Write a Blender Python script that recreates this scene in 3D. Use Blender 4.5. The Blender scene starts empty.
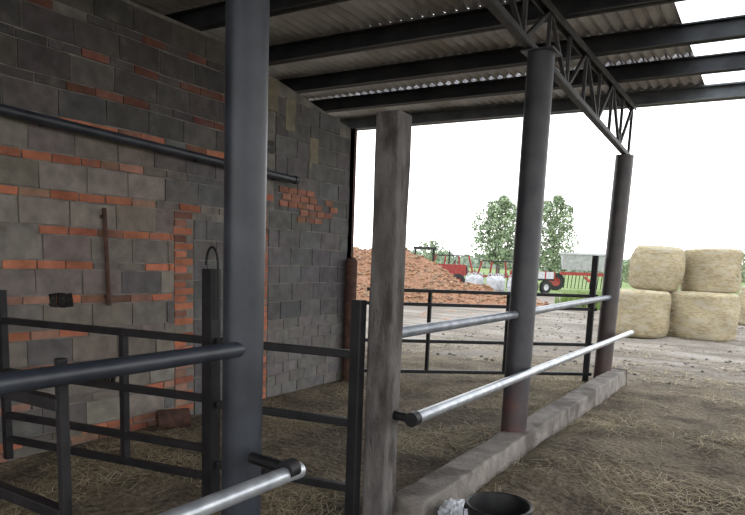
import bpy, math, random
from mathutils import Vector, Matrix, noise
random.seed(7)
S=bpy.context.scene
S.view_settings.view_transform='Standard'
def rnd(a,b): return random.uniform(a,b)

# ------------------------------------------------------------ materials
def new_mat(name):
    m=bpy.data.materials.new(name); m.use_nodes=True
    nt=m.node_tree; b=nt.nodes['Principled BSDF']; return m,nt,b
def noise_mat(name,c1,c2,scale=8,rough=.85,metal=0,bump=.2,bscale=None,detail=6,spec=.3,c3=None,scale3=1.5,stretch=None):
    m,nt,b=new_mat(name); N=nt.nodes; L=nt.links
    tc=N.new('ShaderNodeTexCoord'); src=tc.outputs['Object']
    if stretch:
        mp=N.new('ShaderNodeMapping'); mp.inputs['Scale'].default_value=stretch
        L.new(src,mp.inputs['Vector']); src=mp.outputs['Vector']
    n=N.new('ShaderNodeTexNoise'); n.inputs['Scale'].default_value=scale; n.inputs['Detail'].default_value=detail
    L.new(src,n.inputs['Vector'])
    r=N.new('ShaderNodeValToRGB'); r.color_ramp.elements[0].position=.35; r.color_ramp.elements[1].position=.65
    r.color_ramp.elements[0].color=(*c1,1); r.color_ramp.elements[1].color=(*c2,1)
    L.new(n.outputs['Fac'],r.inputs['Fac']); out=r.outputs['Color']
    if c3:
        n3=N.new('ShaderNodeTexNoise'); n3.inputs['Scale'].default_value=scale3; n3.inputs['Detail'].default_value=8
        L.new(src,n3.inputs['Vector'])
        r3=N.new('ShaderNodeValToRGB'); r3.color_ramp.elements[0].position=.5; r3.color_ramp.elements[1].position=.62
        L.new(n3.outputs['Fac'],r3.inputs['Fac'])
        mx=N.new('ShaderNodeMix'); mx.data_type='RGBA'; L.new(r3.outputs['Color'],mx.inputs['Factor'])
        L.new(out,mx.inputs['A']); mx.inputs['B'].default_value=(*c3,1); out=mx.outputs['Result']
    L.new(out,b.inputs['Base Color'])
    b.inputs['Roughness'].default_value=rough; b.inputs['Metallic'].default_value=metal
    b.inputs['Specular IOR Level'].default_value=spec
    if bump:
        n2=N.new('ShaderNodeTexNoise'); n2.inputs['Scale'].default_value=bscale or scale*4; n2.inputs['Detail'].default_value=8
        L.new(src,n2.inputs['Vector'])
        bp=N.new('ShaderNodeBump'); bp.inputs['Strength'].default_value=bump; bp.inputs['Distance'].default_value=.02
        L.new(n2.outputs['Fac'],bp.inputs['Height']); L.new(bp.outputs['Normal'],b.inputs['Normal'])
    return m
def attr_mat(name,rough=.9,nscale=14,amt=.45,bump=.5,spec=.2,bscale=45,smudge=0):
    m,nt,b=new_mat(name); N=nt.nodes; L=nt.links
    at=N.new('ShaderNodeAttribute'); at.attribute_name='Col'
    tc=N.new('ShaderNodeTexCoord')
    n=N.new('ShaderNodeTexNoise'); n.inputs['Scale'].default_value=nscale; n.inputs['Detail'].default_value=8
    L.new(tc.outputs['Object'],n.inputs['Vector'])
    mr=N.new('ShaderNodeMapRange'); mr.inputs['From Min'].default_value=.3; mr.inputs['From Max'].default_value=.7
    mr.inputs['To Min'].default_value=1-amt; mr.inputs['To Max'].default_value=1+amt*.6
    L.new(n.outputs['Fac'],mr.inputs['Value'])
    col=at.outputs['Color']
    if smudge:   # mortar smeared over the units
        n4=N.new('ShaderNodeTexNoise'); n4.inputs['Scale'].default_value=3.2; n4.inputs['Detail'].default_value=10; n4.inputs['Roughness'].default_value=.7
        L.new(tc.outputs['Object'],n4.inputs['Vector'])
        r4=N.new('ShaderNodeMapRange'); r4.inputs['From Min'].default_value=.54; r4.inputs['From Max'].default_value=.68; r4.inputs['To Max'].default_value=smudge
        L.new(n4.outputs['Fac'],r4.inputs['Value'])
        m4=N.new('ShaderNodeMix'); m4.data_type='RGBA'; L.new(r4.outputs['Result'],m4.inputs['Factor']); L.new(col,m4.inputs['A']); m4.inputs['B'].default_value=(.16,.145,.13,1); col=m4.outputs['Result']
    mx=N.new('ShaderNodeVectorMath'); mx.operation='SCALE'
    L.new(col,mx.inputs[0]); L.new(mr.outputs['Result'],mx.inputs['Scale'])
    L.new(mx.outputs['Vector'],b.inputs['Base Color'])
    b.inputs['Roughness'].default_value=rough; b.inputs['Specular IOR Level'].default_value=spec
    n2=N.new('ShaderNodeTexNoise'); n2.inputs['Scale'].default_value=bscale; n2.inputs['Detail'].default_value=8
    L.new(tc.outputs['Object'],n2.inputs['Vector'])
    bp=N.new('ShaderNodeBump'); bp.inputs['Strength'].default_value=bump; bp.inputs['Distance'].default_value=.015
    L.new(n2.outputs['Fac'],bp.inputs['Height']); L.new(bp.outputs['Normal'],b.inputs['Normal'])
    return m

M_mason=attr_mat('masonry_units',amt=.28,bump=.35,nscale=9,smudge=.5)
M_pile=attr_mat('rubble_fragments',amt=.4,bump=.5)
M_attr=attr_mat('painted_parts',rough=.6,nscale=6,amt=.25,bump=.1)
M_straw=attr_mat('straw',rough=.8,nscale=3,amt=.2,bump=0)
M_leaf=attr_mat('foliage',rough=.8,nscale=1,amt=.3,bump=0)
M_mortar=noise_mat('mortar',(.115,.105,.095),(.22,.20,.18),scale=6,bump=.6,bscale=30)
M_conc=noise_mat('concrete',(.16,.142,.128),(.26,.235,.21),scale=7,bump=.6,bscale=40,c3=(.10,.085,.073),scale3=3)
M_concpost=noise_mat('weathered_concrete_post',(.085,.079,.076),(.155,.142,.135),scale=5,bump=.7,bscale=25,c3=(.055,.047,.043),scale3=3,stretch=(3,3,1))
M_steel=noise_mat('dark_painted_steel',(.014,.018,.026),(.030,.036,.048),scale=5,rough=.42,metal=.0,bump=.08,spec=.5,bscale=30)
M_gate=noise_mat('gate_black_paint',(.006,.006,.008),(.016,.015,.017),scale=9,rough=.5,bump=.1,spec=.3)
M_galv=noise_mat('galvanised_pipe',(.34,.36,.40),(.52,.55,.58),scale=10,rough=.35,metal=.6,bump=.05,spec=.5)
M_rail=noise_mat('worn_rail_pipe',(.15,.17,.20),(.28,.30,.34),scale=10,rough=.35,metal=.4,bump=.05,spec=.5)
M_rust=noise_mat('rusty_iron',(.05,.028,.022),(.10,.05,.037),scale=14,rough=.85,bump=.4)
M_purl=noise_mat('dark_purlin_steel',(.020,.021,.025),(.042,.044,.048),scale=4,rough=.6,bump=.1)
M_truss=noise_mat('truss_steel',(.035,.034,.036),(.07,.066,.066),scale=6,rough=.6,bump=.1)
M_eave=noise_mat('eave_beam_paint',(.08,.09,.10),(.15,.16,.17),scale=4,rough=.5,bump=.1)
M_roof=noise_mat('fibre_cement_sheet',(.46,.46,.47),(.64,.635,.64),scale=2.5,rough=.9,bump=.2,bscale=20,c3=(.38,.36,.345),scale3=1.2)

def rust_base_mat(name,top1,top2,z0,z1,rc=(.11,.045,.036,1)):
    m=noise_mat(name,top1,top2,scale=6,rough=.45,bump=.12,spec=.45)
    nt=m.node_tree;N=nt.nodes;L=nt.links;b=N['Principled BSDF']
    src=b.inputs['Base Color'].links[0].from_socket
    tc=N.new('ShaderNodeTexCoord');sp=N.new('ShaderNodeSeparateXYZ');L.new(tc.outputs['Object'],sp.inputs[0])
    n=N.new('ShaderNodeTexNoise');n.inputs['Scale'].default_value=5;n.inputs['Detail'].default_value=6;L.new(tc.outputs['Object'],n.inputs['Vector'])
    ma=N.new('ShaderNodeMath');ma.operation='MULTIPLY_ADD';L.new(n.outputs['Fac'],ma.inputs[0]);ma.inputs[1].default_value=-1.6;L.new(sp.outputs['Z'],ma.inputs[2])
    mr=N.new('ShaderNodeMapRange');mr.inputs['From Min'].default_value=z0-.8;mr.inputs['From Max'].default_value=z1-.8
    mr.inputs['To Min'].default_value=1;mr.inputs['To Max'].default_value=0;L.new(ma.outputs[0],mr.inputs['Value'])
    mx=N.new('ShaderNodeMix');mx.data_type='RGBA';L.new(mr.outputs['Result'],mx.inputs['Factor']);L.new(src,mx.inputs['A'])
    mx.inputs['B'].default_value=rc;L.new(mx.outputs['Result'],b.inputs['Base Color']);return m
M_postB=rust_base_mat('post_steel_rusty_foot',(.032,.033,.042),(.058,.058,.064),.0,.6)
M_postC=rust_base_mat('post_steel_brown',(.04,.036,.038),(.066,.056,.055),.0,1.3,(.07,.043,.038,1))

# ------------------------------------------------------------ mesh builder
class MB:
    def __init__(s): s.v=[];s.f=[];s.c=[];s.m=[]
    def add(s,vs,fs,col=(1,1,1),mi=0):
        o=len(s.v); s.v+= [tuple(x) for x in vs]
        for f in fs: s.f.append([o+i for i in f]); s.c.append(col); s.m.append(mi)
    def box(s,a,b,col=(1,1,1),mi=0,j=0,M=None,warp=None):
        x0,y0,z0=a;x1,y1,z1=b
        vs=[Vector((x,y,z)) for x in(x0,x1) for y in(y0,y1) for z in(z0,z1)]
        if j: vs=[v+Vector((rnd(-j,j),rnd(-j,j),rnd(-j,j))) for v in vs]
        if warp: vs=[warp(v) for v in vs]
        if M: vs=[M@v for v in vs]
        s.add(vs,[(0,1,3,2),(4,6,7,5),(0,4,5,1),(2,3,7,6),(0,2,6,4),(1,5,7,3)],col,mi)
    def tube(s,p0,p1,r,col=(1,1,1),mi=0,n=14,r1=None,cap=True):
        p0=Vector(p0);p1=Vector(p1);r1=r if r1 is None else r1
        d=(p1-p0).normalized(); up=Vector((0,0,1)) if abs(d.z)<.9 else Vector((1,0,0))
        a=d.cross(up).normalized();b=d.cross(a)
        vs=[]
        for p,q in((p0,r),(p1,r1)):
            for i in range(n):
                t=2*math.pi*i/n; vs.append(p+a*q*math.cos(t)+b*q*math.sin(t))
        fs=[(i,(i+1)%n,n+(i+1)%n,n+i) for i in range(n)]
        if cap: fs+= [tuple(range(n-1,-1,-1)),tuple(range(n,2*n))]
        s.add(vs,fs,col,mi)
    def path(s,pts,r,col=(1,1,1),mi=0,n=10):
        for a,b in zip(pts[:-1],pts[1:]): s.tube(a,b,r,col,mi,n)
    def bar(s,p0,p1,w,h,col=(1,1,1),mi=0):
        p0=Vector(p0);p1=Vector(p1);d=(p1-p0);d.normalize()
        up=Vector((0,0,1)) if abs(d.z)<.95 else Vector((1,0,0))
        a=d.cross(up).normalized();b=a.cross(d)
        vs=[p+a*x*w/2+b*y*h/2 for p in(p0,p1) for x,y in((-1,-1),(1,-1),(1,1),(-1,1))]
        s.add(vs,[(0,1,2,3),(7,6,5,4),(0,4,5,1),(1,5,6,2),(2,6,7,3),(3,7,4,0)],col,mi)
    def lathe(s,prof,c=(0,0,0),n=32,col=(1,1,1),mi=0,M=None,jit=0):
        vs=[];k=len(prof)
        for i in range(n):
            t=2*math.pi*i/n
            for r,z in prof:
                v=Vector((r*math.cos(t),r*math.sin(t),z))
                if jit and r>0.01: v+=Vector((v.x,v.y,0))*jit*noise.noise(v*2.3+Vector(c))
                if M: v=M@v
                vs.append(v+Vector(c))
        fs=[]
        for i in range(n):
            j=(i+1)%n
            for q in range(k-1): fs.append((i*k+q,j*k+q,j*k+q+1,i*k+q+1))
        s.add(vs,fs,col,mi)
    def obj(s,name,mats,smooth=False,parent=None,bevel=0):
        me=bpy.data.meshes.new(name); me.from_pydata(s.v,[],s.f)
        for m in (mats if isinstance(mats,(list,tuple)) else [mats]): me.materials.append(m)
        me.polygons.foreach_set('material_index',s.m)
        ca=me.color_attributes.new('Col','FLOAT_COLOR','CORNER')
        buf=[]
        for f,c in zip(s.f,s.c): buf+= [c[0],c[1],c[2],1.0]*len(f)
        ca.data.foreach_set('color',buf)
        me.validate(); me.update()
        if smooth:
            me.polygons.foreach_set('use_smooth',[True]*len(me.polygons))
        o=bpy.data.objects.new(name,me); S.collection.objects.link(o)
        if smooth:
            try: me.set_sharp_from_angle(angle=math.radians(40))
            except Exception: pass
        if bevel:
            md=o.modifiers.new('bevel','BEVEL'); md.width=bevel; md.segments=2; md.limit_method='ANGLE'
        if parent: o.parent=parent
        return o

XW=-4.7
# ------------------------------------------------------------ masonry wall
def wall_top(y): return 3.62 if y<4.6 else (3.62-(y-4.6)*.17)
def wavy(v):
    return v+Vector((0,0,.022*noise.noise(Vector((v.y*.9,v.z*.8,11)))))
wb=MB()
ys=[-2.0,1,4.6,5.4,6.2,7.0]
vs=[];
for y in ys: vs+=[(XW-.008,y,0),(XW-.008,y,wall_top(y)-.02),(XW-.3,y,wall_top(y)-.02),(XW-.3,y,0)]
fs=[]
for i in range(len(ys)-1):
    for q in range(4):
        r=(q+1)%4; fs.append((i*4+q,i*4+r,(i+1)*4+r,(i+1)*4+q))
fs+=[(0,3,2,1),tuple(20+q for q in range(4))]
wb.add(vs,fs,(1,1,1),1)
def vary(c,a):
    k=1+rnd(-a,a); return tuple(max(0,x*k*(1+rnd(-.05,.05))) for x in c)
ORG=(.37,.135,.08);TAUPE=(.175,.152,.134);GREY=(.122,.118,.117);SHADE_GREY=(.076,.07,.068);PINK=(.28,.155,.115)
def orange_ok(y,z): return noise.noise(Vector((y*1.0,z*2.0,3.1)))
def unit(y0,y1,z0,z1,kind,g=.006,force=False):
    yc=(y0+y1)/2;zc=(z0+z1)/2
    if z1>wall_top(yc)+.03 or y1-y0<.03: return
    if kind=='brick':
        n=orange_ok(yc,zc)
        c=vary(ORG,.28)
        if random.random()<.22: c=vary(PINK,.3)
        if random.random()<.16: c=vary((.20,.10,.07),.3)
        if not force:
            if n<-.16 and random.random()<.85 and zc<2.3: c=vary(TAUPE,.2)
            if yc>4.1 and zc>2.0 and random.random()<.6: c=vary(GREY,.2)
            if zc>2.62: c=vary((.16,.07,.052),.3) if random.random()<.5 else vary(SHADE_GREY,.2)  # upper bricks coloured darker, shade under the roof painted in
        p=rnd(-.004,.008)
    else:
        base=TAUPE if yc<4.2 else GREY
        if zc>2.5: base=SHADE_GREY if random.random()<.7 else (.10,.09,.085)  # upper blocks too: roof shade put into the unit colour
        if yc>5.4: base=GREY if random.random()<.8 else (.10,.097,.097)
        if yc>5.4 and zc<.85: base=(.155,.145,.138)
        c=vary(base,.10)
        if yc<4.2 and zc<2.5 and random.random()<.3: c=vary((.215,.19,.168),.1)
        if yc<4.2 and zc<2.5 and random.random()<.12: c=vary((.12,.113,.11),.1)
        p=rnd(-.003,.005)
    if random.random()<.02 and kind=='brick' and not force: return
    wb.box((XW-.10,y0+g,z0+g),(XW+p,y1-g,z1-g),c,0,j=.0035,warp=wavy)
def course(y0,y1,z0,z1,kind,L,off,force=False):
    y=y0-off*L
    while y<y1:
        l=L*(1+rnd(-.08,.08)); a=max(y,y0);b=min(y+l,y1)
        unit(a,b,z0,z1,kind,force=force); y+=l
HOLE_SHADE=[(2.93,3.12,1.12,1.26),(3.35,3.5,.42,.6)]  # wall holes, their shade painted as near-black boxes on the face
pats=[]
pats.append((0,.07,'brick'));pats.append((.07,.14,'brick'));z=.14
while z<3.7:
    pats.append((z,z+.20,'block'));z+=.20
    pats.append((z,z+.07,'brick'));z+=.07
for i,(a,b,kd) in enumerate(pats):
    L=.39 if kd=='block' else .25
    off=(i*.37)%1
    fo=kd=='brick' and abs((a+b)/2-2.33)<.09
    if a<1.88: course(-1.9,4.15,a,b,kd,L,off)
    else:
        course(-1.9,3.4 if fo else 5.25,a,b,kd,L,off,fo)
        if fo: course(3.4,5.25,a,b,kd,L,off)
z=0;i=0
while z<1.9:
    e=.10 if i%2 else 0
    unit(4.15,4.30+e*.8,z,z+.07,'brick',force=random.random()<.6); unit(5.25-e,5.45,z,z+.07,'brick',force=random.random()<.5); z+=.07;i+=1
while z<2.75:
    e=.12 if (i//2)%2 else 0
    unit(5.25,5.42+e,z,z+.07,'brick'); z+=.07;i+=1
z=0;i=0
while z<1.86:
    course(4.39,5.14,z,z+.19,'block',.30,.5*(i%2)); z+=.19;i+=1
z=0;i=0
while z<3.6:
    if z<.85:
        course(5.46,7.0,z,z+.125,'block',.27,.5*(i%2)); z+=.125
    else:
        course(5.55 if z>1.9 else 5.46,7.0,z,z+.20,'block',.39,.5*(i%2)); z+=.20
    i+=1
for r in range(5):
    z=1.98+r*.075
    for q in range(7):
        y=5.62+q*.16+.05*(r%2)
        if abs(noise.noise(Vector((y*2,z*3,1))))<.3 and y<6.6-abs(r-2)*.12:
            wb.box((XW-.01,y,z),(XW+.014,y+.145,z+.062),vary((.29,.135,.09),.25),0,j=.004)
for y,zz in ((5.7,2.95),(6.15,2.6),(5.4,3.1)):
    wb.box((XW-.01,y,zz),(XW+.012,y+.16,zz+.34),vary((.20,.17,.13),.1),0,j=.01)
for y0,y1,z0,z1 in HOLE_SHADE:
    for q in range(3):
        yy=y0+(y1-y0)*q/3
        wb.box((XW-.01,yy,z0+rnd(0,.02)),(XW+.012,yy+(y1-y0)/3.2,z1-rnd(0,.03)),(.012,.01,.009),0,j=.008)
wall_left=wb.obj('wall_left',[M_mason,M_mortar])
w2=MB(); w2.box((-7.3,-4,0),(-7.1,8.8,4.1)); w2.obj('light_stop_wall',M_mortar)  # unseen wall added to stop light leaking in behind wall_left

# ------------------------------------------------------------ ground
def gz(x,y):
    if y>30 or x>12 or x<-9 or y<-3: return 0
    h=.022*noise.noise(Vector((x*1.1,y*1.1,0)))+.010*noise.noise(Vector((x*5,y*5,2)))
    if x>-1.6 and y<9.5:
        h+=.09*math.exp(-((x+1.25)**2)/.25)*max(0,1-abs(y-5.2)/3.2)
        h+=.02*noise.noise(Vector((x*3,y*3,7)))
    if y>9.6:
        k=min(1,(y-9.6)/1.5)
        h+=k*(.035*noise.noise(Vector((x*.5,y*1.3,4)))+.02*noise.noise(Vector((x*3,y*3,5))))
    f=1
    if y>20: f=max(0,1-(y-20)/8)
    if x<-6: f*=max(0,1+(x+6)/3)
    if x>8: f*=max(0,1-(x-8)/4)
    return h*f
m,nt,b=new_mat('yard_ground');N=nt.nodes;L=nt.links
tc=N.new('ShaderNodeTexCoord');sp=N.new('ShaderNodeSeparateXYZ');L.new(tc.outputs['Object'],sp.inputs[0])
def nz(sc,d=8,st_=None):
    n=N.new('ShaderNodeTexNoise');n.inputs['Scale'].default_value=sc;n.inputs['Detail'].default_value=d
    if st_:
        mp=N.new('ShaderNodeMapping');mp.inputs['Scale'].default_value=st_;mp.inputs['Rotation'].default_value=(0,0,.25);L.new(tc.outputs['Object'],mp.inputs['Vector']);L.new(mp.outputs['Vector'],n.inputs['Vector'])
    else: L.new(tc.outputs['Object'],n.inputs['Vector'])
    return n.outputs['Fac']
def ramp(src,a,b_,pa=.35,pb=.65):
    r=N.new('ShaderNodeValToRGB');r.color_ramp.elements[0].position=pa;r.color_ramp.elements[1].position=pb
    r.color_ramp.elements[0].color=(*a,1);r.color_ramp.elements[1].color=(*b_,1);L.new(src,r.inputs['Fac']);return r.outputs['Color']
def mixc(f,a,b_):
    x=N.new('ShaderNodeMix');x.data_type='RGBA';L.new(f,x.inputs['Factor']);L.new(a,x.inputs['A']);L.new(b_,x.inputs['B']);return x.outputs['Result']
def stepY(y0,y1,amp):
    ma=N.new('ShaderNodeMath');ma.operation='MULTIPLY_ADD';L.new(nz(.8),ma.inputs[0]);ma.inputs[1].default_value=amp;L.new(sp.outputs['Y'],ma.inputs[2])
    mr=N.new('ShaderNodeMapRange');mr.inputs['From Min'].default_value=y0+amp/2;mr.inputs['From Max'].default_value=y1+amp/2;L.new(ma.outputs[0],mr.inputs['Value']);return mr.outputs['Result']
dirt=mixc(ramp(nz(1.7),(0,0,0),(1,1,1),.4,.6),ramp(nz(28),(.055,.044,.034),(.14,.114,.087)),ramp(nz(35),(.105,.085,.062),(.25,.207,.15)))
grey=mixc(ramp(nz(.7),(0,0,0),(1,1,1),.42,.58),ramp(nz(14),(.13,.113,.097),(.22,.197,.172)),ramp(nz(18),(.20,.18,.158),(.29,.265,.238)))
grey=mixc(ramp(nz(1.0,6,(.18,2.2,1)),(0,0,0),(.7,.7,.7),.48,.62),grey,ramp(nz(20),(.08,.068,.056),(.16,.137,.113)))
green=ramp(nz(.15),(.13,.18,.07),(.20,.25,.12))
L.new(mixc(stepY(34,37,3),mixc(stepY(9.3,11.5,3.2),dirt,grey),green),b.inputs['Base Color'])
b.inputs['Roughness'].default_value=.95;b.inputs['Specular IOR Level'].default_value=.08
bp=N.new('ShaderNodeBump');bp.inputs['Strength'].default_value=.8;bp.inputs['Distance'].default_value=.05;L.new(nz(14),bp.inputs['Height']);L.new(bp.outputs['Normal'],b.inputs['Normal'])
g=MB()
def axis(bks):
    out=[]
    for a,b_,st in bks:
        x=a
        while x<b_-1e-6: out.append(x);x+=st
    out.append(bks[-1][1]);return out
gx=axis([(-300,-60,60),(-60,-12,8),(-12,-5,.5),(-5,3,.08),(3,12,.25),(12,60,8),(60,300,60)])
gy=axis([(-20,0,2),(0,10,.08),(10,20,.15),(20,30,.5),(30,60,5),(60,400,40)])
vs=[(x,y,gz(x,y)) for x in gx for y in gy]; ny=len(gy)
fs=[(i*ny+j,(i+1)*ny+j,(i+1)*ny+j+1,i*ny+j+1) for i in range(len(gx)-1) for j in range(ny-1)]
g.add(vs,fs); g.obj('ground',m,smooth=True)

st=MB()
def straw(x,y,z,l,w,dim=1):
    a=rnd(0,math.pi);dx=math.cos(a)*l/2;dy=math.sin(a)*l/2;px=-math.sin(a)*w/2;py=math.cos(a)*w/2
    t=rnd(-.12,.12)*l; c=random.choice([(.40,.33,.21),(.31,.25,.155),(.48,.41,.29),(.22,.175,.11),(.26,.21,.14)])
    c=vary(tuple(q*dim for q in c),.2); m_=rnd(0,.012)
    st.add([(x-dx-px,y-dy-py,z-t),(x-dx+px,y-dy+py,z-t),(x+px,y+py,z+m_),(x-px,y-py,z+m_),(x+dx+px,y+dy+py,z+t),(x+dx-px,y+dy-py,z+t)],[(0,1,2,3),(3,2,4,5)],c)
cnt=0
while cnt<34000:
    if random.random()<.5: x=rnd(-4.6,-1.85)
    else: x=rnd(-1.56,2.5)
    y=rnd(.8,9.9)
    d=1.5*noise.noise(Vector((x*1.1,y*1.1,5)))+.25
    if y>9.2: d-=.4
    if random.random()>max(.06,d*1.4): continue
    if math.hypot(x+1.14,y-3.25)<.22: continue
    straw(x,y,gz(x,y)+rnd(.004,.022),rnd(.05,.20),rnd(.003,.006),.65+.5*min(1,max(0,d))); cnt+=1
for _ in range(10000):
    x=rnd(-6,5);y=9.8+abs(random.gauss(0,1))*2.6
    if y>15.0 or noise.noise(Vector((x*.7,y*.7,9)))<-.05: continue
    straw(x,y,gz(x,y)+.012,rnd(.06,.18),.008,.9)
st.obj('loose_straw',M_straw)
o=MB()
for _ in range(900):
    x=rnd(-6,6);y=rnd(9.9,22)
    if -4<x<1 and 15<y<19: continue
    s_=rnd(.012,.045);Mx=Matrix.Translation((x,y,gz(x,y)+s_*.3))@Matrix.Rotation(rnd(0,6),4,'Z')@Matrix.Rotation(rnd(-.5,.5),4,'X')
    o.lathe([(0,-s_*.6),(s_*.8,-s_*.3),(s_,0),(s_*.6,s_*.45),(0,s_*.55)],n=6,col=vary((.2,.18,.16),.35),M=Mx)
o.obj('scattered_stones',M_pile)

# ------------------------------------------------------------ roof
XR0,XR1,YR0,YR1=-7.2,3.2,-4.0,9.62
ZP=3.74
SKY=(-1.0,.0,5.9,9.6)
def corr(name,x0,x1,y0,y1,z,mat,per=.12,amp=.02):
    o=MB();n=max(2,int((x1-x0)/per*6));vs=[]
    for i in range(n+1):
        x=x0+(x1-x0)*i/n; zz=z+amp*math.sin(2*math.pi*x/per)
        vs+=[(x,y0,zz),(x,y1,zz)]
    fs=[(2*i,2*i+2,2*i+3,2*i+1) for i in range(n)]
    o.add(vs,fs); return o.obj(name,mat,smooth=True)
ceil=bpy.data.objects.new('ceiling',None);S.collection.objects.link(ceil)
rows=[-4.0,-1.2,1.15,3.55,5.94,8.2,9.66]
idx=0
for a,b_ in zip(rows[:-1],rows[1:]):
    zz=ZP+.20+ (.012 if idx%2 else 0)
    spans=[(XR0,XR1)] if b_<6 else [(XR0,SKY[0]),(SKY[1],XR1)]
    for s_,e_ in spans:
        q=corr('sheet_%d'%idx,s_,e_,a-.08,b_+.03,zz,M_roof);q.parent=ceil;idx+=1
m,nt,b=new_mat('translucent_sheet');N=nt.nodes;L=nt.links
tr=N.new('ShaderNodeBsdfTranslucent');tr.inputs['Color'].default_value=(.9,.97,1,1)
tp=N.new('ShaderNodeBsdfTransparent');mx=N.new('ShaderNodeMixShader');mx.inputs[0].default_value=.5
L.new(tr.outputs[0],mx.inputs[1]);L.new(tp.outputs[0],mx.inputs[2]);L.new(mx.outputs[0],N['Material Output'].inputs['Surface'])
corr('skylight_panel',SKY[0],SKY[1],5.9,9.62,ZP+.215,m)
for y in (8.2,7.1,5.94,4.75,3.55,2.35,1.15,-.1,-1.3,-2.5):
    o=MB()
    o.box((XR0,y-.06,ZP),(XR1,y+.06,ZP+.012));o.box((XR0,y-.012,ZP),(XR1,y+.012,ZP+.17));o.box((XR0,y-.06,ZP+.158),(XR1,y+.06,ZP+.172))
    o.obj('roof_purlin',M_purl)
o=MB();y=9.5
o.box((XR0,y-.09,ZP),(XR1,y+.09,ZP+.02));o.box((XR0,y-.015,ZP),(XR1,y+.015,ZP+.17));o.box((XR0,y-.09,ZP+.155),(XR1,y+.09,ZP+.175))
o.obj('eave_beam',M_eave)

def chord(y): return 3.27+(5.4-y)*.055
t=MB();XT=-1.84
Y0,Y1=-1.5,9.46
for dx in (-.035,.035):
    t.bar((XT+dx,Y0,ZP-.03),(XT+dx,Y1,ZP-.03),.012,.06)
t.bar((XT,Y0,ZP-.006),(XT,Y1,ZP-.006),.08,.01)
for dx in (-.03,.03):
    t.bar((XT+dx,Y0,chord(Y0)+.03),(XT+dx,Y1,chord(Y1)+.03),.01,.045)
t.bar((XT,Y0,chord(Y0)+.006),(XT,Y1,chord(Y1)+.006),.06,.01)
yy=Y1-.05;i=0
while yy>Y0+.6:
    t.bar((XT,yy,chord(yy)+.02),(XT,yy,ZP-.02),.032,.032)
    ya,yb=(yy,yy-.62)
    if i%2: t.bar((XT,ya,chord(ya)+.02),(XT,yb,ZP-.02),.032,.032)
    else: t.bar((XT,ya,ZP-.02),(XT,yb,chord(yb)+.02),.032,.032)
    yy-=.62;i+=1
t.obj('roof_truss',M_truss)

def post(x,y,r,z1,mat,dx=0,dy=0,plate=True,z0=-.05):
    o=MB();o.tube((x,y,z0),(x+dx,y+dy,z1),r,n=32)
    if plate: o.box((x+dx-.13,y+dy-.13,z1-.012),(x+dx+.13,y+dy+.13,z1))
    return o.obj('steel_post',mat,smooth=True)
post(-1.97,2.12,.089,chord(2.1),M_steel,dx=.02,plate=False)
post(-1.75,5.22,.108,chord(5.3),M_postB,dx=-.02,dy=.1)
post(-1.88,9.2,.115,chord(9.2),M_postC,dx=.04,plate=False)
o=MB()
n=9
for (x0,y0,x1,y1) in [(-1.89,3.04,-1.745,3.185)]:
    vs=[]
    for i in range(n+1):
        z=-.05+2.42*i/n; k=.003
        for x,y in((x0,y0),(x1,y0),(x1,y1),(x0,y1)): vs.append((x+rnd(-k,k),y+rnd(-k,k),z))
    fs=[(i*4+q,i*4+(q+1)%4,i*4+4+(q+1)%4,i*4+4+q) for i in range(n) for q in range(4)]+[(3,2,1,0),tuple(n*4+q for q in range(4))]
    o.add(vs,fs)
o.obj('concrete_post',M_concpost,bevel=.012)

o=MB()
ysk=[3.22+(9.35-3.22)*i/40 for i in range(41)]
vs=[]
for y in ysk:
    for x,z in((-1.82,-.05),(-1.815,.2),(-1.60,.2),(-1.585,-.05)):
        vs.append((x+rnd(-.006,.006),y,z+(rnd(-.007,.007) if z>0 else 0)))
fs=[(i*4+q,i*4+(q+1)%4,i*4+4+(q+1)%4,i*4+4+q) for i in range(40) for q in range(4)]+[(0,1,2,3),(163,162,161,160)]
o.add(vs,fs);o.obj('concrete_kerb',M_conc,bevel=.015)

def rail(p0,p1,r,mat,capc=True,socket=False):
    o=MB();p0=Vector(p0);p1=Vector(p1);d=(p1-p0).normalized()
    o.tube(p0,p1,r,n=20)
    if capc:
        for p,s_ in((p0,-1),(p1,1)): o.tube(p+d*s_*-.02,p+d*s_*.006,r*1.08,n=20,mi=0)
    return o
o=rail((-1.90,.3,1.19),(-1.93,2.06,1.19),.034,None,False);o.obj('pipe_rail',M_steel,smooth=True)
o=rail((-1.83,3.17,1.175),(-1.78,5.14,1.185),.034,None,False);o.obj('pipe_rail',M_rail,smooth=True)
o=rail((-1.77,5.34,1.19),(-1.86,9.12,1.2),.034,None,False);o.obj('pipe_rail',M_rail,smooth=True)
def lowrail(y0,y1,sock):
    o=rail((-1.62,y0,.725),(-1.62,y1,.705),.034,None)
    for y in sock: 
        o.tube((-1.64,y,.725),(-1.84,y+.02,.725),.026,mi=1); o.tube((-1.62,y-.03,.725),(-1.62,y+.03,.725),.041,mi=1,n=18)
    return o.obj('pipe_rail',[M_galv,M_gate],smooth=True)
lowrail(3.12,9.6,[3.12]); lowrail(.35,2.09,[2.03])

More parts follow.
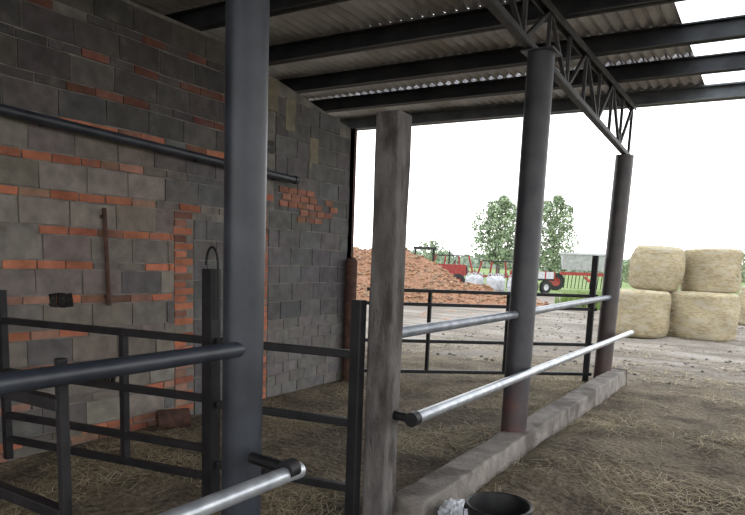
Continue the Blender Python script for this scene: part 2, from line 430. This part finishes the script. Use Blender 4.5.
def gline(X): return 3.0+(X+1.9)*.175
def gate(x0,x1,rails,stiles,fy,r=.024,extra=None):
    o=MB()
    for z in rails: o.bar((x0,fy(x0),z),(x1,fy(x1),z),.045,.045)
    for x,za,zb_,w in stiles: o.bar((x,fy(x),za),(x,fy(x),zb_),w,w)
    if extra: extra(o)
    return o.obj('metal_gate',M_gate,bevel=.006)
gate(-2.83,-1.92,[1.065,.675,.29],[(-1.925,.04,1.37,.065),(-2.75,.2,1.09,.045)],gline)
def latch(o):
    p=[]
    for i in range(13):
        a=math.pi*i/12; p.append((-2.87+.05*math.cos(a),gline(-2.9),1.52+.11*math.sin(a)+0))
    p=[(-2.82,gline(-2.9),1.2)]+p
    o.path(p,.008)
gate(-4.62,-2.88,[1.065,.70,.38,.2],[(-2.88,.03,1.5,.08),(-3.55,.2,1.07,.045),(-4.62,.05,1.28,.05)],gline,extra=latch)
gate(-4.0,-2.0,[1.07,.68,.35],[(-2.0,-.02,1.23,.034)],lambda x:1.28)
def bline(X): return 10.78+.8*X
gate(-4.5,-2.02,[1.2,1.02,.53,.12],[(-3.84,.12,1.2,.045),(-3.0,.12,1.2,.045),(-2.08,-.02,1.75,.075),(-4.45,.12,1.2,.045)],bline)
o=MB();o.tube((-4.6,6.95,-.03),(-4.6,6.95,1.56),.075,n=20);o.tube((-4.6,6.95,1.56),(-4.6,6.95,1.6),.075,r1=.04,n=20);o.obj('gate_post',M_rust,smooth=True)
o=MB();o.box((-4.72,7.01,0),(-4.66,7.07,3.2));o.box((-4.8,7.01,0),(-4.66,7.02,3.2));o.obj('corner_angle_iron',M_rust)

o=MB();o.tube((-4.6,1.0,2.55),(-4.6,5.75,2.42),.037,n=18)
for y in(1.6,2.9,4.4,5.5): o.bar((-4.72,y,2.57-y*.028),(-4.6,y,2.57-y*.028),.02,.05)
o.tube((-4.6,5.75,2.42),(-4.6,5.8,2.42),.045,n=18)
o.obj('wall_pipe',M_steel,smooth=True)
o=MB();o.tube((-4.665,3.43,1.13),(-4.665,3.40,1.92),.018);o.bar((-4.71,3.4,1.85),(-4.66,3.4,1.85),.03,.03);o.bar((-4.71,3.43,1.2),(-4.66,3.43,1.2),.03,.03);o.obj('iron_wall_bar',M_rust)
o=MB()
M_=Matrix.Rotation(math.radians(90),4,'Y')
o.lathe([(.05,-.14),(.085,-.14),(.09,-.12),(.09,.14),(.06,.15),(.05,.12),(.05,-.14)],c=(-4.5,3.95,.09),M=Matrix.Rotation(math.radians(60),4,'Z')@M_)
o.obj('pipe_offcut',M_rust,smooth=True)

o=MB();o.lathe([(0,.005),(.13,0),(.135,.01),(.172,.265),(.18,.265),(.183,.28),(.178,.285),(.166,.28),(.128,.02),(0,.02)],c=(-1.14,3.25,gz(-1.14,3.25)-.02),n=40)
for s_ in(-1,1): o.tube((-1.14+s_*.178,3.25,.25),(-1.14+s_*.195,3.25,.25),.018)
pts=[(-1.14+.19*math.cos(a),3.25-.12*math.sin(a)-.02,.26-.13*math.sin(a)) for a in [math.pi*i/14 for i in range(15)]]
o.path(pts,.003);o.obj('bucket',noise_mat('black_plastic',(.012,.012,.014),(.03,.03,.03),rough=.45,bump=.05),smooth=True)
o=MB();vs=[];nu,nv=36,20
for i in range(nu):
    for j in range(nv+1):
        a=2*math.pi*i/nu;t_=math.pi*j/nv
        d=Vector((math.cos(a)*math.sin(t_),math.sin(a)*math.sin(t_),math.cos(t_)))
        r_=1+.4*noise.noise(d*2.5)+.22*noise.noise(d*8)
        vs.append((-1.46+d.x*.10*r_,3.42+d.y*.13*r_,.09+d.z*.09*r_))
fs=[(i*(nv+1)+j,((i+1)%nu)*(nv+1)+j,((i+1)%nu)*(nv+1)+j+1,i*(nv+1)+j+1) for i in range(nu) for j in range(nv)]
o.add(vs,fs);o.obj('plastic_bag',noise_mat('white_plastic',(.5,.53,.58),(.68,.7,.75),rough=.35,bump=.1))

# ------------------------------------------------------------ bales
M_bale=noise_mat('baled_straw',(.25,.205,.125),(.40,.34,.22),scale=10,bump=.8,bscale=45,detail=10,c3=(.36,.32,.235),scale3=3,stretch=(1,1,3.5))
def bale(x,y,z,r,h,tilt=(0,0),e=.15,bulge=.05):
    o=MB();pr=[(0,0),(r*.5,0),(r-e,.0)]
    for i in range(1,6):
        a=math.pi/2*i/5;pr.append((r-e+e*math.sin(a),e-e*math.cos(a)))
    for i in range(1,15): pr.append((r+bulge*math.sin(math.pi*i/15)+.008*(i%2),e+(h-2*e)*i/15))
    for i in range(0,6):
        a=math.pi/2*i/5;pr.append((r-e+e*math.cos(a),h-e+e*math.sin(a)))
    pr+=[(r*.5,h+.01),(0,h+.02)]
    o.lathe(pr,c=(x,y,z),n=64,jit=.07,M=Matrix.Rotation(tilt[0],4,'X')@Matrix.Rotation(tilt[1],4,'Y'))
    for _ in range(450):
        a=rnd(0,2*math.pi);zz=rnd(.08,h-.06);p=Vector((x+r*math.cos(a),y+r*math.sin(a),z+zz))
        q=p+Vector((math.cos(a)*.06+rnd(-.07,.07),math.sin(a)*.06+rnd(-.07,.07),rnd(-.09,.03)));o.tube(p,q,.004,n=3)
    return o.obj('round_bale',M_bale,smooth=True)
bale(-2.62,16.55,-.01,.63,1.1,e=.12,bulge=.03)
bale(-1.42,17.3,-.01,.79,1.1,e=.10,bulge=.03)
bale(-2.45,16.95,1.09,.57,1.05,(.0,.05),e=.16,bulge=.05)
bale(-1.30,17.75,1.09,.62,1.03,(0,-.03),e=.07,bulge=.015)
bale(-.15,23.2,-.01,.7,1.2,e=.1)

# ------------------------------------------------------------ rubble pile
o=MB()
def mh(x,y):
    u=(x+13.6)*math.cos(.47)+(y-21.8)*math.sin(.47); v=-(x+13.6)*math.sin(.47)+(y-21.8)*math.cos(.47)
    hu=2.2*math.exp(-(u/4.5)**2) if u<0 else 2.2*math.exp(-(u/4.1)**2)
    hv=max(0,1-(abs(v)/2.6)**1.4)
    return max(0,hu*hv*(1+.35*noise.noise(Vector((x*.8,y*.8,0))))+.2*noise.noise(Vector((x*2.6,y*2.6,0)))-.08)
nx=90;vs=[]
for i in range(nx+1):
    for j in range(nx+1):
        x=-22+15*i/nx;y=15+14*j/nx;vs.append((x,y,mh(x,y)-.02))
o.add(vs,[(i*(nx+1)+j,(i+1)*(nx+1)+j,(i+1)*(nx+1)+j+1,i*(nx+1)+j+1) for i in range(nx) for j in range(nx)],(.25,.14,.09))
for _ in range(14000):
    x=rnd(-20,-7);y=rnd(16,29);hh=mh(x,y)
    if hh<.12: continue
    s_=rnd(.02,.08);Mx=Matrix.Translation((x,y,hh))@Matrix.Rotation(rnd(0,6),4,'Z')@Matrix.Rotation(rnd(0,6),4,'X')
    o.box((-s_,-s_*.5,-s_*.3),(s_,s_*.5,s_*.3),vary(random.choice([(.30,.16,.09),(.34,.20,.12),(.24,.14,.09),(.28,.21,.145)]),.2),0,M=Mx)
o.obj('brick_rubble_pile',M_pile)

# ------------------------------------------------------------ trees
def tree(name,x,y,h,w,base,cols,nl=5000,slim=1.0,trunk=True):
    o=MB()
    if trunk:
        o.tube((x,y,-.1),(x+.1,y,h*.55),w*.045,(.10,.085,.07),n=8,r1=w*.025)
    blobs=[]
    for i in range(20):
        t_=i/19; z=base+(h-base)*(t_*.86+.05); rr=w/2*math.sin(math.pi*(.2+.7*t_))**.7
        a=i*2.4; k=rnd(.35,.75)
        c=Vector((x+math.cos(a)*rr*k,y+math.sin(a)*rr*k,z)); br=rr*rnd(.4,.65); blobs.append((c,br))
        if trunk: o.tube((x,y,max(.3,z-h*.12)),c,w*.012,(.10,.085,.07),n=5,r1=w*.004)
    for _ in range(nl):
        c,br=random.choice(blobs); d=Vector((random.gauss(0,1),random.gauss(0,1),random.gauss(0,1))).normalized()*br*rnd(.45,1)**.5
        p=c+d; s_=w*.022*rnd(.6,1.4); a=Vector((random.gauss(0,1),random.gauss(0,1),random.gauss(0,1))).normalized(); b_=a.orthogonal().normalized()
        e=a.cross(b_); o.add([p+b_*s_,p+e*s_,p-b_*s_,p-e*s_],[(0,1,2,3)],vary(random.choice(cols),.25))
    return o.obj(name,M_leaf)
G=[(.24,.31,.19),(.29,.35,.23),(.20,.26,.16)]  # leaf greens paled, distance haze painted into the colour
tree('tree',-28.9,76.1,9.7,6.0,1.6,G,nl=7000); tree('tree',-23.3,79.5,10.3,5.4,.8,G,nl=6500)
for x,y,h,w in((-36,72,3.9,5),(-41,70.5,2.8,4),(-15.5,82,2.2,5),(-3,120,5,9),(2,132,4,10),(9,124,4.5,12)):
    tree('bush',x,y,h,w,.2,G,nl=1500,trunk=False)
o=MB()
for i in range(260):
    t_=i/259; x=-140+200*t_;y=150+20*math.sin(t_*3);h=rnd(2.2,4.4)
    for q in range(14):
        p=Vector((x+rnd(-1,1),y+rnd(-1,1),rnd(0,h)));s_=rnd(.5,.9);o.add([p+Vector((s_,0,0)),p+Vector((0,0,s_)),p+Vector((-s_,0,0)),p+Vector((0,0,-s_))],[(0,1,2,3)],vary((.25,.30,.24),.2))
o.obj('hedge_row',M_leaf)
o=MB()
for _ in range(5000):
    x=rnd(-6.9,-3.6);y=23.6+ (x+8)*.55+rnd(0,3.0);h=rnd(.25,.75);a=rnd(0,6.28);w=.02
    o.add([(x-w*math.cos(a),y-w*math.sin(a),0),(x+w*math.cos(a),y+w*math.sin(a),0),(x+rnd(-.1,.1),y+rnd(-.1,.1),h)],[(0,1,2)],vary(random.choice([(.15,.24,.06),(.19,.29,.09),(.23,.28,.11)]),.2))
o.obj('tall_grass',M_leaf)

# ------------------------------------------------------------ farm machinery
RED=(.25,.045,.038);BLK=(.025,.025,.025);WHT=(.40,.41,.43);GRY=(.13,.13,.14)
def wheel(o,M,c,r,w,hub=RED):
    c=Vector(c)
    Mw=M@Matrix.Translation(c)@Matrix.Rotation(math.pi/2,4,'X')
    pr=[(r*.5,-w/2),(r*.9,-w/2),(r,-w*.3),(r,w*.3),(r*.9,w/2),(r*.5,w/2),(r*.5,-w/2)]
    o.lathe(pr,n=28,col=BLK,M=Mw); o.lathe([(0,w*.2),(r*.2,w*.2),(r*.5,w*.4),(r*.5,-w*.4),(0,-w*.2)],n=20,col=hub,M=Mw)
    for i in range(20):
        Mt=Mw@Matrix.Rotation(2*math.pi*i/20,4,'Z'); o.box((r*.97,-.03,-w/2),(r*1.04,.03,w/2),BLK,M=Mt)
def place(x,y,rot,s=1): return Matrix.Translation((x,y,0))@Matrix.Rotation(rot,4,'Z')@Matrix.Scale(s,4)
o=MB();M=place(-17.5,34.8,.5,.98)
o.box((.2,-.35,.8),(2.2,.35,1.45),RED,M=M);o.box((2.2,-.33,.85),(2.28,.33,1.35),BLK,M=M)
o.box((-.9,-.45,.7),(.3,.45,1.2),BLK,M=M);o.box((.2,-.4,.55),(2.1,.4,.8),GRY,M=M)
for x_ in(-.95,.25):
    for y_ in(-.6,.6): o.bar(M@Vector((x_,y_,1.1)),M@Vector((x_*.9,y_*.9,2.3)),.07,.07,BLK)
o.box((-1.0,-.68,2.28),(.35,.68,2.42),BLK,M=M);o.box((-.5,-.25,1.2),(-.1,.25,1.7),BLK,M=M)
for y_ in(-.8,.8):
    wheel(o,M,(-.6,y_,.75),.75,.42);wheel(o,M,(1.7,y_*.9,.45),.45,.3)
    o.box((-1.25,y_-.22,1.5),(.1,y_+.22,1.56),RED,M=M)
o.tube(M@Vector((1.2,.2,1.4)),M@Vector((1.2,.2,2.3)),.04,BLK);o.obj('tractor',M_attr)
def cultivator(M):
    o=MB()
    for y_ in(-.6,0,.6): o.bar(M@Vector((-1.7,y_,.9)),M@Vector((1.7,y_,.9)),.1,.1,RED)
    for x_ in(-1.6,-.5,.5,1.6): o.bar(M@Vector((x_,-.7,.9)),M@Vector((x_,.7,.9)),.1,.1,RED)
    for i in range(12):
        x_=-1.6+i*.29;y_=(-.6,0,.6)[i%3]
        o.path([M@Vector(p) for p in((x_,y_,.9),(x_,y_-.15,1.15),(x_,y_-.3,.9),(x_,y_-.1,.4),(x_,y_+.1,.1))],.03,GRY,n=6)
    o.bar(M@Vector((0,.6,.9)),M@Vector((0,1.0,1.7)),.08,.08,RED);o.bar(M@Vector((0,-.6,.9)),M@Vector((0,1.0,1.7)),.08,.08,BLK)
    for x_ in(-1.9,1.9): wheel(o,M,(x_,0,.38),.38,.22)
    for x_ in(-1.5,-.6,.6,1.5): o.bar(M@Vector((x_,.3,.9)),M@Vector((x_*.8,.2,2.0)),.09,.09,RED)
    o.bar(M@Vector((-1.2,.2,2.0)),M@Vector((1.2,.2,2.0)),.08,.08,BLK)
    o.obj('field_cultivator',M_attr)
cultivator(place(-14.6,38.6,.45,.85)); cultivator(place(-19.2,41.5,.1,1.0))
o=MB();M=place(-10.3,42.5,.4)
o.add([M@Vector(p) for p in((-1.5,-.6,2.35),(1.5,-.6,2.35),(1.5,.6,2.35),(-1.5,.6,2.35),(-1.4,-.2,1.35),(1.4,-.2,1.35),(1.4,.2,1.35),(-1.4,.2,1.35))],[(0,1,2,3),(4,7,6,5),(0,4,5,1),(1,5,6,2),(2,6,7,3),(3,7,4,0)],WHT)
o.box((-1.55,-.65,2.3),(1.55,.65,2.42),WHT,M=M)
o.box((-1.5,-.3,1.0),(1.5,.3,1.2),RED,M=M);o.bar(M@Vector((0,-.3,.9)),M@Vector((0,-1.9,.7)),.12,.12,RED)
for i in range(13): o.tube(M@Vector((-1.4+i*.23,.2,1.0)),M@Vector((-1.4+i*.23,.5,.15)),.025,BLK,n=6)
for x_ in(-1.75,1.75): wheel(o,M,(x_,0,.55),.55,.25)
o.obj('seed_drill',M_attr)
o=MB();M=place(-11.6,36.0,1.0,.9)
o.box((-1.1,-.8,.8),(1.1,.8,.92),BLK,M=M)
for y_ in(-.8,.8): o.box((-1.1,y_-.03,.92),(1.1,y_+.03,1.35),WHT,M=M)
for x_ in(-1.1,1.1): o.box((x_-.03,-.8,.92),(x_+.03,.8,1.35),RED,M=M)
for i in range(4): o.box((-1.1+i*.70,-.86,.9),(-1.02+i*.70,-.8,1.4),RED,M=M)
for x_ in(-.5,.5):
    for y_ in(-.7,.7): wheel(o,M,(x_,y_,.4),.4,.22,WHT)
o.bar(M@Vector((1.1,0,.85)),M@Vector((2.2,0,.6)),.1,.1,RED);o.obj('farm_trailer',M_attr)
for k_,(x,y) in enumerate([(-12.6,33.0),(-11.2,32.4),(-13.9,33.2)]):
    o=MB();vs=[];nu,nv=20,12
    for i in range(nu):
        for j in range(nv+1):
            a=2*math.pi*i/nu;t_=math.pi*j/nv;q=lambda c_:math.copysign(abs(c_)**.5,c_)
            d=Vector((q(math.cos(a))*q(math.sin(t_)),q(math.sin(a))*q(math.sin(t_)),q(math.cos(t_))));r_=1+.1*noise.noise(d*2+Vector((k_,0,0)))
            vs.append((x+d.x*.45*r_,y+d.y*.45*r_,.45+d.z*.46*r_))
    fs=[(i*(nv+1)+j,((i+1)%nu)*(nv+1)+j,((i+1)%nu)*(nv+1)+j+1,i*(nv+1)+j+1) for i in range(nu) for j in range(nv)]
    o.add(vs,fs,(.38,.39,.41))
    for sx in(-1,1):
        for sy in(-1,1): o.path([(x+sx*.35,y+sy*.35,.85),(x+sx*.2,y+sy*.3,1.05),(x+sx*.05,y+sy*.3,.88)],.02,(.4,.4,.45),n=6)
    o.obj('bulk_sack',M_attr)
o=MB();o.tube((-5.6,104,0),(-5.6,104,4.6),.12,(.2,.18,.16));o.bar((-6.4,104,4.2),(-4.8,104,4.2),.1,.1,(.2,.18,.16));
for q in(-.7,0,.7): o.tube((-5.6+q,104,4.2),(-5.6+q,104,4.45),.05,(.6,.6,.6),n=8)
o.obj('utility_pole',M_attr)

# ------------------------------------------------------------ world and light
w=bpy.data.worlds.new('overcast_sky');S.world=w;w.use_nodes=True;nt=w.node_tree;N=nt.nodes;L=nt.links
bg=N['Background'];tc=N.new('ShaderNodeTexCoord');sp=N.new('ShaderNodeSeparateXYZ');L.new(tc.outputs['Generated'],sp.inputs[0])
r=N.new('ShaderNodeValToRGB');r.color_ramp.elements[0].position=0;r.color_ramp.elements[0].color=(1,.985,.975,1);r.color_ramp.elements[1].position=.6;r.color_ramp.elements[1].color=(.90,.95,1,1)
L.new(sp.outputs['Z'],r.inputs['Fac']);L.new(r.outputs['Color'],bg.inputs['Color']);bg.inputs['Strength'].default_value=3.0
sd=bpy.data.lights.new('sun','SUN');sd.energy=.8;sd.angle=math.radians(25);sd.color=(1,.95,.88);so=bpy.data.objects.new('sun',sd);S.collection.objects.link(so)
so.rotation_euler=(math.radians(38),0,math.radians(60))

# ------------------------------------------------------------ camera
f,yaw,pit,rol,cy=647.18,.5476,.143,.0381,351.42
R0=Vector((math.cos(yaw),math.sin(yaw),0));F0=Vector((-math.sin(yaw),math.cos(yaw),0));U0=Vector((0,0,1))
F=math.cos(pit)*F0-math.sin(pit)*U0;U=math.cos(pit)*U0+math.sin(pit)*F0
R,U=math.cos(rol)*R0+math.sin(rol)*U,-math.sin(rol)*R0+math.cos(rol)*U
cd=bpy.data.cameras.new('camera');co=bpy.data.objects.new('camera',cd);S.collection.objects.link(co)
co.matrix_world=Matrix(((R.x,U.x,-F.x,0),(R.y,U.y,-F.y,0),(R.z,U.z,-F.z,1.6),(0,0,0,1)))
cd.sensor_width=36;cd.sensor_fit='HORIZONTAL';cd.lens=f/745*36;cd.shift_y=(cy-257.5)/745
cd.clip_start=.05;cd.clip_end=1000
S.camera=co
